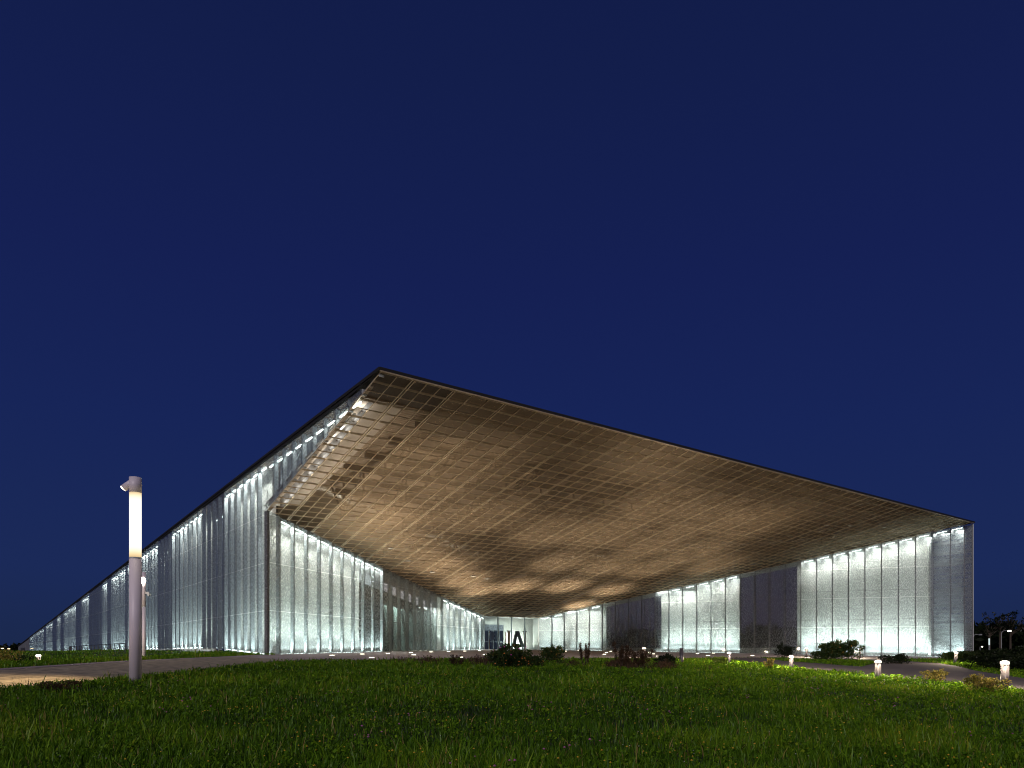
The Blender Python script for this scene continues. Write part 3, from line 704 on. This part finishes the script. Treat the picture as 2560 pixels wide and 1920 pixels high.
# ------------------------------------------------------------------ shrubs and plants
LEAFM = {
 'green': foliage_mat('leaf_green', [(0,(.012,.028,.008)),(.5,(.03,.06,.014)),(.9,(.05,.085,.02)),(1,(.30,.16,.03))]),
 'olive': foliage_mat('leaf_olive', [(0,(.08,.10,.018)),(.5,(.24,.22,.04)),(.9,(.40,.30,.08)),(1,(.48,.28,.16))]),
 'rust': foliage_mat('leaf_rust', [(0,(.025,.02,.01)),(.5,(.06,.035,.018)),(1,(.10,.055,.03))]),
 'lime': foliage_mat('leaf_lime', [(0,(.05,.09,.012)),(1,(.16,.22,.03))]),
 'night': foliage_mat('leaf_night', [(0,(.006,.012,.005)),(1,(.018,.028,.010))]),
}
M_bark = mat('bark', (.06,.045,.03), .9)
def leaf_cloud(n, lobes, size, rng):
    k = rng.integers(0, len(lobes), n); C = np.array([l[:3] for l in lobes])[k]; S = np.array([l[3:] for l in lobes])[k]
    dirs = rng.normal(size=(n,3)); dirs /= np.linalg.norm(dirs,axis=1)[:,None]; rr = rng.random(n)**.45*(1+rng.normal(0,.08,n))
    c = C+dirs*rr[:,None]*S
    a = rng.normal(size=(n,3)); a /= np.linalg.norm(a,axis=1)[:,None]; b = np.cross(a, rng.normal(size=(n,3))); b /= np.linalg.norm(b,axis=1)[:,None]
    s = size*(.6+.8*rng.random(n))[:,None]
    P = np.stack([c-a*s, c+b*s*.5, c+a*s, c-b*s*.5],1).reshape(-1,3); i = np.arange(n)*4
    shade = rng.random(len(lobes))*.4
    t = np.clip(rng.normal(.35,.2,n)+shade[k], 0, .93); t = np.where(rng.random(n) < .02, 1, t)
    return P, np.stack([i,i+1,i+2,i+3],1), np.repeat(t,4)
def px_to_xy(px, d): return (px-1280)/1812*d, d
def shrub(name, px, d, w, h, kind, n, size, label, cat='shrub', group=None, upright=False, base=None, seed=1):
    x, y = px_to_xy(px, d); z = float(ground(x, y)) if base is None else base; rng = np.random.default_rng(seed)
    e = empty(name, (x, y, z)); tag(e, label, cat, group)
    st = MB(); lobes = []
    nl = 9 if not upright else 8
    for i in range(nl):
        a = rng.uniform(0,6.28); r = w*.5*math.sqrt(rng.random())*(.75 if not upright else .8)
        if upright:
            hz = h*rng.uniform(.6,1.0); tx, ty = math.cos(a)*r, math.sin(a)*r
            st.tube((tx*.4,ty*.4,-.05),(tx,ty,hz), .010, .004, 5); 
            for q in (.45,.7,.92): lobes.append((tx*(.4+.6*q),ty*(.4+.6*q),hz*q, w*.10,w*.10,h*.14))
        else:
            hz = h*(1-.55*(r/(w*.5))**2)*rng.uniform(.62,.85); tx, ty = math.cos(a)*r, math.sin(a)*r
            st.tube((tx*.2,ty*.2,-.05),(tx,ty,hz), .016, .006, 5); q = rng.uniform(.17,.27)
            lobes.append((tx,ty,hz*.72, w*q,w*q,h*q*1.15)); lobes.append((tx*.9,ty*.9,hz*.36, w*q,w*q,h*q*1.2)); lobes.append((tx*.5,ty*.5,hz*.55, w*q*1.1,w*q*1.1,h*q*1.3))
            for _ in range(2):
                a2 = rng.uniform(0,6.28); lobes.append((tx+math.cos(a2)*w*.12,ty+math.sin(a2)*w*.12,hz*.95+h*rng.uniform(-.08,.06), w*.10,w*.10,h*.12))
    st.build('stem', M_bark, e)
    P, F, T = leaf_cloud(n, lobes, size, rng)
    f = np_mesh('foliage', P, [F], LEAFM[kind], T); f.parent = e
    return e
def blooms(e, n, w, h, col, nm, seed):
    rng = np.random.default_rng(seed); m = MB()
    for i in range(n):
        a = rng.uniform(3.4,6.0); r = w*rng.uniform(.25,.5); c = Vector((math.cos(a)*r, math.sin(a)*r, h*rng.uniform(.25,.8))); s = .03
        m.tube(c-Vector((0,0,s*.6)), c+Vector((0,0,s*.6)), s, s*.7, 7)
    m.build(nm, mat(nm, col, .7), e)
e = shrub('rose_bush', 1272, 31, 2.1, 1.25, 'green', 6500, .045, 'large dark rose bush in front of the entrance, with pink blooms and orange hips', seed=2)
blooms(e, 7, 2.1, 1.2, (.45,.05,.28), 'bloom', 4); blooms(e, 12, 2.1, .9, (.5,.16,.02), 'rose_hip', 5)
shrub('rose_bush', 1325, 33, 1.5, .75, 'green', 3000, .042, 'lower rose bush touching the right side of the large one before the entrance', seed=12)
shrub('rose_bush', 1377, 41, 1.9, 1.15, 'green', 3000, .05, 'dark leafy bush against the bright wall just right of the entrance', seed=3)
shrub('dry_weed', 1462, 36, .75, 1.15, 'rust', 1500, .03, 'rusty upright weed between the dark bush and the first dark window', 'weed', upright=True, seed=4)
shrub('dry_weed', 1557, 33, 1.1, 1.25, 'rust', 2600, .03, 'tall reddish weed in front of the left dark window', 'weed', upright=True, seed=5)
shrub('dry_weed', 1603, 32, 1.2, .95, 'rust', 2400, .03, 'broad reddish weed below the bollard lamp by the left dark window', 'weed', upright=True, seed=6)
shrub('dry_weed', 1140, 33, 1.1, .55, 'rust', 1300, .026, 'low reddish weed patch left of the large rose bush', 'weed', upright=True, seed=16)
shrub('dark_shrub', 1665, 36, 1.2, .85, 'night', 1800, .04, 'low dark shrub beside the unlit bollard', seed=7)
shrub('dark_shrub', 1963, 62, 2.0, 1.5, 'night', 1600, .07, 'dark shrub at the foot of the right wall near its dark window', seed=8)
shrub('dark_shrub', 2098, 56, 3.3, 2.0, 'green', 5200, .075, 'big round dark bush in front of the bright right wall', seed=9)
shrub('dark_shrub', 2052, 56, 1.6, 1.0, 'green', 1500, .06, 'small bush leaning on the left of the big round dark bush', seed=19)
shrub('dark_shrub', 2240, 47, 2.0, .85, 'night', 1700, .05, 'low dark shrub at the near side of the curving path', seed=10)
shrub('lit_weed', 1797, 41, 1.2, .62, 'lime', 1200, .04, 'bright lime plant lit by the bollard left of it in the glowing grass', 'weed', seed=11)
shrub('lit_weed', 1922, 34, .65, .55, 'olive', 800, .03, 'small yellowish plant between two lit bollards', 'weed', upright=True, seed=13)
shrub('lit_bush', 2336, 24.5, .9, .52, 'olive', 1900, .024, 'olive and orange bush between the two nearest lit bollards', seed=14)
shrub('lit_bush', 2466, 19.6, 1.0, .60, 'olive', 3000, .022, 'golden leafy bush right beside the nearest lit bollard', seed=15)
for i, (px, d, w, h, lb) in enumerate(((2440,66,5.5,.95,'dark bush at the right corner of the museum'),(2490,60,6.5,1.2,'wide dark bush below the tall street lamp'),(2548,52,6.0,1.6,'tall dark bush at the right edge of the picture'),(2530,38,5.0,1.05,'low dark bush behind the nearest lit bollard'),(2400,60,3.0,1.0,'dark shrub behind the leaning bollard'))):
    shrub('dark_shrub', px, d, w, h, 'night' if i < 4 else 'green', 5500, .075, lb, seed=30+i)
for i, (px, d, w, h) in enumerate(((-5,33,2.2,1.1),(48,38,1.6,.9))):
    shrub('lit_bush', px, d, w, h, 'olive' if i == 0 else 'green', 1800, .045, ('reddish wild bush at the far left edge beyond the path','small wild bush left of the low path light')[i], seed=40+i)
shrub('dark_weed', 148, 15.4, 1.2, .32, 'rust', 1100, .02, 'dark reddish low weeds at the near edge of the left path', 'weed', seed=44)

rngw = np.random.default_rng(77); nw = 5200
tw = rngw.random(nw); ppx = 1000+tw*760+rngw.normal(0,12,nw); dd = 37.5-4.5*tw+rngw.normal(0,1.3,nw); clump = np.sin(ppx*.021)+np.sin(ppx*.053+1)
keepw = clump+rngw.normal(0,.5,nw) > .15; ppx, dd, clump = ppx[keepw], dd[keepw], clump[keepw]; xw = (ppx-1280)/1812*dd
okw = ~inpoly(plaza_poly, xw, dd); xw, yw, clump = xw[okw], dd[okw], clump[okw]; zw = ground(xw, yw); nw = len(xw)
hw = (.22+.34*rngw.random(nw))*(.65+.25*np.clip(clump,0,2)); az = rngw.random(nw)*6.28; ln_w = .25*hw; ww = .012
seg = []
Pw = np.stack([np.stack([xw-ww,yw,zw],1), np.stack([xw+ww,yw,zw],1), np.stack([xw+np.cos(az)*ln_w,yw+np.sin(az)*ln_w,zw+hw],1)],1).reshape(-1,3); bw = np.arange(nw)*3
nl = nw*3; kk = rngw.integers(0,nw,nl); fr_ = rngw.uniform(.3,1,nl); cw = np.stack([xw[kk]+np.cos(az[kk])*ln_w[kk]*fr_,yw[kk]+np.sin(az[kk])*ln_w[kk]*fr_,zw[kk]+hw[kk]*fr_],1)+rngw.normal(0,.02,(nl,3))
aa = rngw.normal(size=(nl,3))*.022; bb_ = rngw.normal(size=(nl,3))*.012; Lw = np.stack([cw-aa,cw+bb_,cw+aa,cw-bb_],1).reshape(-1,3); lw_ = np.arange(nl)*4+len(Pw)
vg = np_mesh('tall_weeds', np.concatenate([Pw,Lw]), [np.stack([lw_,lw_+1,lw_+2,lw_+3],1), np.stack([bw,bw+1,bw+2],1)], LEAFM['rust'], np.concatenate([np.repeat(rngw.random(nw),3), np.repeat(rngw.random(nl),4)]))
tag(vg, 'dark ragged weeds along the crest of the lawn before the plaza', 'weeds', kind='stuff')

# ------------------------------------------------------------------ tall luminaire columns
M_post = mat('post_paint', (.66,.60,.64), .45, noise=(2,.05))
M_tube = glow('lit_tube', (1.0,.93,.80), 3.2)
M_tubee = glow('lit_tube_end', (1.0,.80,.50), 1.0)
def tube_mat(za, zb_):
    m = glow('lit_tube_soft_ends', (1,.93,.80), 1); t = m.node_tree; em = t.nodes['Emission']
    c = N(t, 'ShaderNodeTexCoord'); sp = N(t, 'ShaderNodeSeparateXYZ'); t.links.new(c.outputs['Object'], sp.inputs[0])
    mr = N(t, 'ShaderNodeMapRange'); mr.inputs[1].default_value = za; mr.inputs[2].default_value = zb_; t.links.new(sp.outputs['Z'], mr.inputs[0])
    r = N(t, 'ShaderNodeValToRGB'); t.links.new(mr.outputs[0], r.inputs[0]); cr = r.color_ramp
    cr.elements[0].color = (.62,.44,.22,1); cr.elements[1].color = (.62,.46,.26,1)
    for p, cc_ in ((.05,(.85,.66,.38,1)),(.12,(1,.90,.70,1)),(.18,(1,.97,.9,1)),(.86,(1,.97,.9,1)),(.92,(1,.90,.70,1)),(.97,(.85,.68,.42,1))): q = cr.elements.new(p); q.color = cc_
    t.links.new(r.outputs[0], em.inputs[0]); em.inputs[1].default_value = 1.25
    return m
def tall_lamp(px, d, zb_px, H, r, label, front=False):
    x, y = px_to_xy(px, d); z = CAMZ-(zb_px-1631)/1812*d; e = empty('column_lamp', (x, y, z)); tag(e, label, 'street lamp', 'tall column lamps')
    z1, z2, z3 = H*.593, H*.927, H          # lower post, glowing tube, head
    MB().tube((0,0,-.35),(0,0,z1), r*1.02, r, 40).build('post', M_post, e, smooth=True)
    MB().tube((0,0,z1-.01),(0,0,z1+.03), r*1.01, r*1.01, 40).build('collar', M_fin, e, smooth=True)
    if not front:
        MB().tube((0,0,z1+.03),(0,0,z2-.02), r*.97, r*.97, 40, False).build('glowing_tube', tube_mat(z1+.03, z2-.02), e, smooth=True)
        hd = MB().tube((0,0,z2-.02),(0,0,z3), r*1.01, r*1.01, 40).tube((-r*.1,-.0,z2+.30),(-r*2.0,-.02,z2+.10), r*.60, r*.60, 28)
        hd.build('head', M_post, e, smooth=True)
        dv = Vector((-r*1.85,-.02,-.26)).normalized(); c = Vector((-r*2.0,-.02,z2+.10))
        MB().tube(c-dv*.02, c+dv*.02, r*.52, r*.52, 24).build('spot_lens', glow('spot_lens', (1,.88,.66), 14), e)
        ld = bpy.data.lights.new('column_spot', 'SPOT'); ld.energy = 2600; ld.color = (1,.72,.42); ld.spot_size = R(74); ld.spot_blend = .8; ld.shadow_soft_size = .08
        lo = bpy.data.objects.new('column_spot', ld); COL.objects.link(lo); lo.parent = e; lo.location = c+dv*.06
        lo.rotation_euler = Vector((-.62,-.12,-.78)).to_track_quat('-Z','Y').to_euler()
        ld = bpy.data.lights.new('tube_glow', 'POINT'); ld.energy = 25; ld.color = (1,.86,.62); ld.shadow_soft_size = .30
        for k_, (ox, oy) in enumerate(((0,0),)):
            lo = bpy.data.objects.new('tube_glow', ld); COL.objects.link(lo); lo.parent = e; lo.location = (ox,oy,(z1+z2)/2)
    else:
        MB().tube((0,0,z1+.03),(0,0,z3), r, r, 30).build('upper_post', M_post, e, smooth=True)
        b = MB(); b.tube((0,-r*.3,H*.90),(0,-r*1.6,H*.90), r*.62, r*.62, 24); b.build('head', M_post, e)
        MB().tube((0,-r*1.6,H*.90),(0,-r*1.75,H*.90), r*1.9, r*1.9, 24).build('spot_lens', glow('spot_lens_far', (1,.88,.7), 20), e)
        ld = bpy.data.lights.new('column_spot', 'SPOT'); ld.energy = 1500; ld.color = (1,.78,.5); ld.spot_size = R(110); ld.spot_blend = .9
        lo = bpy.data.objects.new('column_spot', ld); COL.objects.link(lo); lo.parent = e; lo.location = (0,-r*2.2,H*.90); lo.rotation_euler = Vector((-.2,-.75,-.62)).to_track_quat('-Z','Y').to_euler()
        cm = MB(); cm.box(r, r+.22, -.05, .05, H*.745, H*.77); cm.tube((r+.22,-.12,H*.735),(r+.22,.12,H*.735), .07, .07, 14); cm.build('security_camera', M_white, e)
    return e
tall_lamp(338.5, 19.0, 1691, 5.21, .150, 'nearest tall column lamp with its upper tube glowing white beside the left path')
tall_lamp(360, 46.0, 1645, 5.45, .105, 'slimmer tall column lamp behind the nearest one, its round spot facing the viewer', True)

# ------------------------------------------------------------------ bollards
M_bol = mat('bollard_metal', (.07,.064,.072), .35, .3)
M_bl = glow('bollard_lens', (1,.84,.66), 7)
def bollard(px, d, H, r, label, lit=True, power=26, tilt=0, zpx=None):
    x, y = px_to_xy(px, d); z = float(ground(x, y)) if zpx is None else CAMZ-(zpx-1631)/1812*d-H
    e = empty('bollard_lamp', (x, y, z)); e.rotation_euler = (0, tilt, 0); tag(e, label, 'bollard light', 'bollard lights along the paths')
    MB().tube((0,0,-.3),(0,0,H-.13), r, r, 32).build('post', M_bol, e, smooth=True)
    if lit:
        ln2 = MB(); zs_ = [(0,1.0),(.008,1.05),(.055,1.05),(.08,.92),(.098,.5),(.104,.02)]
        for (za, ra), (zc_, rc) in zip(zs_, zs_[1:]): ln2.tube((0,0,H-.13+za),(0,0,H-.13+zc_), r*ra, r*rc, 28, False)
        ln2.build('lens', M_bl, e, smooth=True)
        ld = bpy.data.lights.new('bollard_bulb', 'POINT'); ld.energy = power*26; ld.color = (1,.80,.55); ld.shadow_soft_size = .13
        lo = bpy.data.objects.new('bollard_bulb', ld); COL.objects.link(lo); lo.parent = e; lo.location = (0,0,H+.08)
    else:
        MB().tube((0,0,H-.13),(0,0,H-.045), r*.8, r*.8, 24).build('lens', M_dark, e, smooth=True)
        MB().tube((0,0,H-.045),(0,0,H), r*1.02, r*.9, 32).build('cap', M_bol, e)
    return e
bollard(2512, 21.0, .86, .108, 'nearest lit bollard, standing by the path at the right edge')
bollard(2195, 27.2, .86, .104, 'second nearest lit bollard, centred before the bright right wall', zpx=1648)
bollard(1978, 35.5, .86, .10, 'lit bollard below the right end of the second dark window', zpx=1637)
bollard(1822.5, 43, .86, .10, 'lit bollard beside the lime green plant', zpx=1629)
bollard(1703.5, 42, .88, .12, 'unlit dark bollard at the edge of the plaza', lit=False, zpx=1620)
bollard(1610, 54, .9, .115, 'lit bollard before the left dark window, behind reddish weeds', zpx=1618, power=20)
bollard(2016, 66, .9, .11, 'small far lit bollard left of the big round bush', zpx=1619, power=20)
bollard(2150, 66, .9, .115, 'small far lit bollard right of the big round bush', zpx=1621, power=20)
bollard(2387, 48, .88, .10, 'leaning lit bollard beyond the curving path', tilt=R(7), zpx=1628.5, power=22)
bollard(96, 40, .70, .12, 'bright low light in the lawn beyond the left path', zpx=1635, power=30)

# ------------------------------------------------------------------ recessed plaza uplights
UP = [(830,1639),(906,1636),(929,1645),(970,1634.4),(1027,1632.4),(1034.4,1638),(1077.5,1630.6),(1121.5,1629.8),(1151.6,1644),(1161.7,1628.3),(1198.5,1627),(1212.4,1637.6),(1296.5,1628),(1372,1636),(1397.8,1631.8),(1414,1628.5),(1447.5,1626),(1511,1636.3),(1516,1631.8),(1527,1628.5),(1624,1632),(1633.5,1635.5),(1645,1641),(1659,1648),(1743.5,1635),(1769.5,1640),(1783.6,1633.4),(1881,1639.7)]
M_upl = glow('uplight_lens', (1,.90,.72), 14)
ORD = ['first','second','third','fourth','fifth','sixth','seventh','eighth','ninth','tenth','eleventh','twelfth','thirteenth','fourteenth','fifteenth','sixteenth','seventeenth','eighteenth','nineteenth','twentieth','twenty-first','twenty-second','twenty-third','twenty-fourth','twenty-fifth','twenty-sixth','twenty-seventh','twenty-eighth']
for i, (px, py) in enumerate(UP):
    r_ = (px-1280)/1812; d = 1.222/((py-1631)/1812+.0215*(UX-UY*r_)); x, y = r_*d, d
    z = zplane(x, y)+.030; e = empty('plaza_uplight', (x, y, z))
    tag(e, 'round lit disc set in the plaza, %s from the left' % ORD[i], 'ground light', 'recessed uplights in the plaza')
    MB().tube((0,0,-.01),(0,0,.018), .20, .19, 28).build('rim', M_clamp, e)
    MB().tube((0,0,.019),(0,0,.032), .155, .155, 24).build('lens', M_upl, e)
    u_, v_ = to_uv(x, y); hh = max(3.0, zC(u_, min(v_, 42))-z)
    for en, sz in ((6600 if hh < 7.5 else 4200, 54), (560, 140)):
        ld = bpy.data.lights.new('uplight_beam', 'SPOT'); ld.energy = en; ld.color = (1,.85,.66); ld.spot_size = R(sz); ld.spot_blend = 1.0; ld.shadow_soft_size = .1
        lo = bpy.data.objects.new('uplight_beam', ld); COL.objects.link(lo); lo.parent = e; lo.location = (0,0,.05); lo.rotation_euler = (R(180),0,0)

# ------------------------------------------------------------------ railing by the left facade
p0 = to_xy(-3.0, 54.4); p1 = to_xy(-3.0, 108); e = empty('railing', (p0[0], p0[1], float(ground(*p0)))); tag(e, 'thin dark metal railing in front of the long glass facade', 'railing')
rl = MB(); n_ = 16
D = Vector((p1[0]-p0[0], p1[1]-p0[1], 0)); zr = 0
for i in range(n_+1):
    P = D*(i/n_); MB().box(P.x-.04, P.x+.04, P.y-.04, P.y+.04, -.2, 1.05).build('post', M_dark, e)
r2 = MB(); 
for z in (1.05, .12): r2.bar((0,0,z), D+Vector((0,0,z)), .07)
for i in range(9): r2.bar(D*(.955+.005*i)+Vector((0,0,.1)), D*(.955+.005*i)+Vector((0,0,1.05)), .03)
r2.build('rail', M_dark, e)

# ------------------------------------------------------------------ distance: woods, trees, street lamps
def wood(name, pts, label, seed, leaf=.9, n=5000, hmin=5, hmax=8):
    rng = np.random.default_rng(seed); lobes = []
    for i in range(70):
        t = rng.random()*(len(pts)-1); k = int(t); f = t-k; x = pts[k][0]*(1-f)+pts[k+1][0]*f+rng.normal(0,4); y = pts[k][1]*(1-f)+pts[k+1][1]*f+rng.normal(0,5)
        h = rng.uniform(hmin,hmax); g_ = float(ground(x,y)); lobes.append((x,y,g_+h*.45, h*.55,h*.55,h*.5))
    P, F, T = leaf_cloud(n, lobes, leaf, rng); o = np_mesh(name, P, [F], LEAFM['night'], T); tag(o, label, 'woodland', kind='stuff'); return o
wood('woodland', [(86,168),(100,158),(112,150),(128,140)], 'dark far-off wood behind the right corner of the museum', 50, n=14000, hmin=4.5, hmax=6.6, leaf=.7)
wood('woodland', [(-560,760),(-470,790),(-400,800)], 'low dark wood on the horizon at the far left', 51, n=5000, hmin=6, hmax=11, leaf=2.2)
wood('woodland', [(-120,-95),(-60,-110),(-10,-100),(40,-105),(90,-95),(140,-80)], 'dark wood behind the viewer, mirrored in the museum windows', 52, n=9000, hmin=11, hmax=17, leaf=1.1)
def tree(px, d, H, w, label, seed):
    x, y = px_to_xy(px, d); z = float(ground(x,y)); rng = np.random.default_rng(seed); e = empty('bare_crowned_tree', (x,y,z)); tag(e, label, 'tree', 'trees on the right skyline')
    m = MB(); m.tube((0,0,-.3),(0,0,H*.6), .22, .12, 8); lobes = []
    for i in range(16):
        a = rng.uniform(0,6.28); z1 = H*rng.uniform(.35,.6); r = w*rng.uniform(.15,.5); z2 = H*rng.uniform(.65,1.0)
        m.tube((0,0,z1),(math.cos(a)*r*.6,math.sin(a)*r*.6,(z1+z2)/2), .09, .05, 5, False); m.tube((math.cos(a)*r*.6,math.sin(a)*r*.6,(z1+z2)/2),(math.cos(a)*r,math.sin(a)*r,z2), .05, .02, 5, False)
        lobes.append((math.cos(a)*r,math.sin(a)*r,z2-.2, w*.09,w*.09,H*.06)); lobes.append((math.cos(a)*r*.6,math.sin(a)*r*.6,(z1+z2)/2, w*.09,w*.09,H*.07))
    m.build('trunk', M_bark, e); P, F, T = leaf_cloud(620, lobes, .17, rng); f = np_mesh('crown', P, [F], LEAFM['night'], T); f.parent = e
tree(2474, 135, 6.7, 5, 'left wispy tree standing above the dark wood on the right', 60)
tree(2500, 135, 7.6, 5, 'middle wispy tree standing above the dark wood on the right', 61)
tree(2526, 135, 7.9, 5.5, 'tallest wispy tree above the dark wood near the right edge', 62)
M_pole = mat('pole_grey', (.26,.27,.27), .5)
def street_lamp(px, d, top_px, arm, label, lit, col=(1,.97,.85)):
    x, y = px_to_xy(px, d); z = float(ground(x,y)); H = CAMZ+(1631-top_px)/1812*d-z; e = empty('street_lamp', (x,y,z)); tag(e, label, 'street lamp', 'distant street lamps on the right')
    m = MB(); m.tube((0,0,-.2),(0,0,H-arm*.35), .06, .05, 10); pts = [Vector((0,0,H-arm*.35)),Vector((arm*.10,0,H-arm*.12)),Vector((arm*.35,0,H-.02)),Vector((arm*.9,0,H))]
    for a, b in zip(pts, pts[1:]): m.tube(a, b, .04, .03, 8)
    m.build('pole', M_pole, e)
    MB().tube((arm*.85,0,H-.05),(arm*1.25,0,H-.05), .11, .10, 12).build('head', glow('street_head', col, 3) if lit else M_pole, e)
street_lamp(2503.5, 95, 1576.5, 1.0, 'lit curved-arm street lamp before the dark wood', True)
street_lamp(2433, 95, 1586, .9, 'unlit curved-arm street lamp right beside the museum corner', False)
street_lamp(2450, 120, 1616, .35, 'shortest distant lit lamp between the two curved-arm lamps', True)
x, y = px_to_xy(2473, 100); e = empty('street_lamp', (x,y,float(ground(x,y)))); tag(e, 'distant white glowing column lamp left of the lit curved-arm lamp', 'street lamp', 'distant street lamps on the right')
MB().tube((0,0,-.2),(0,0,1.4), .09, .09, 10).build('post', M_pole, e); MB().tube((0,0,1.4),(0,0,2.3), .09, .09, 10).build('glowing_tube', glow('far_tube', (.85,1,1), .8), e)
for i, (px, d, py) in enumerate(((6,300,1621),(22,320,1622))):  # added lamp shapes standing in for a streak of car lights
    x, y = px_to_xy(px, d); z = float(ground(x,y)); H = CAMZ+(1631-py)/1812*d-z; e = empty('street_lamp', (x,y,z)); tag(e, ('tiny warm light at the far left edge, in place of passing car lights','tiny warm light in place of passing car lights on the left horizon, second from the edge')[i], 'street lamp', 'stand-ins for car light trails on the left horizon')
    MB().tube((0,0,-.2),(0,0,H), .12, .1, 8).build('pole', M_pole, e); MB().tube((-.5,0,H),(.5,0,H+.0), .16, .16, 10).build('head', glow('far_warm', (1,.75,.4), 3), e)
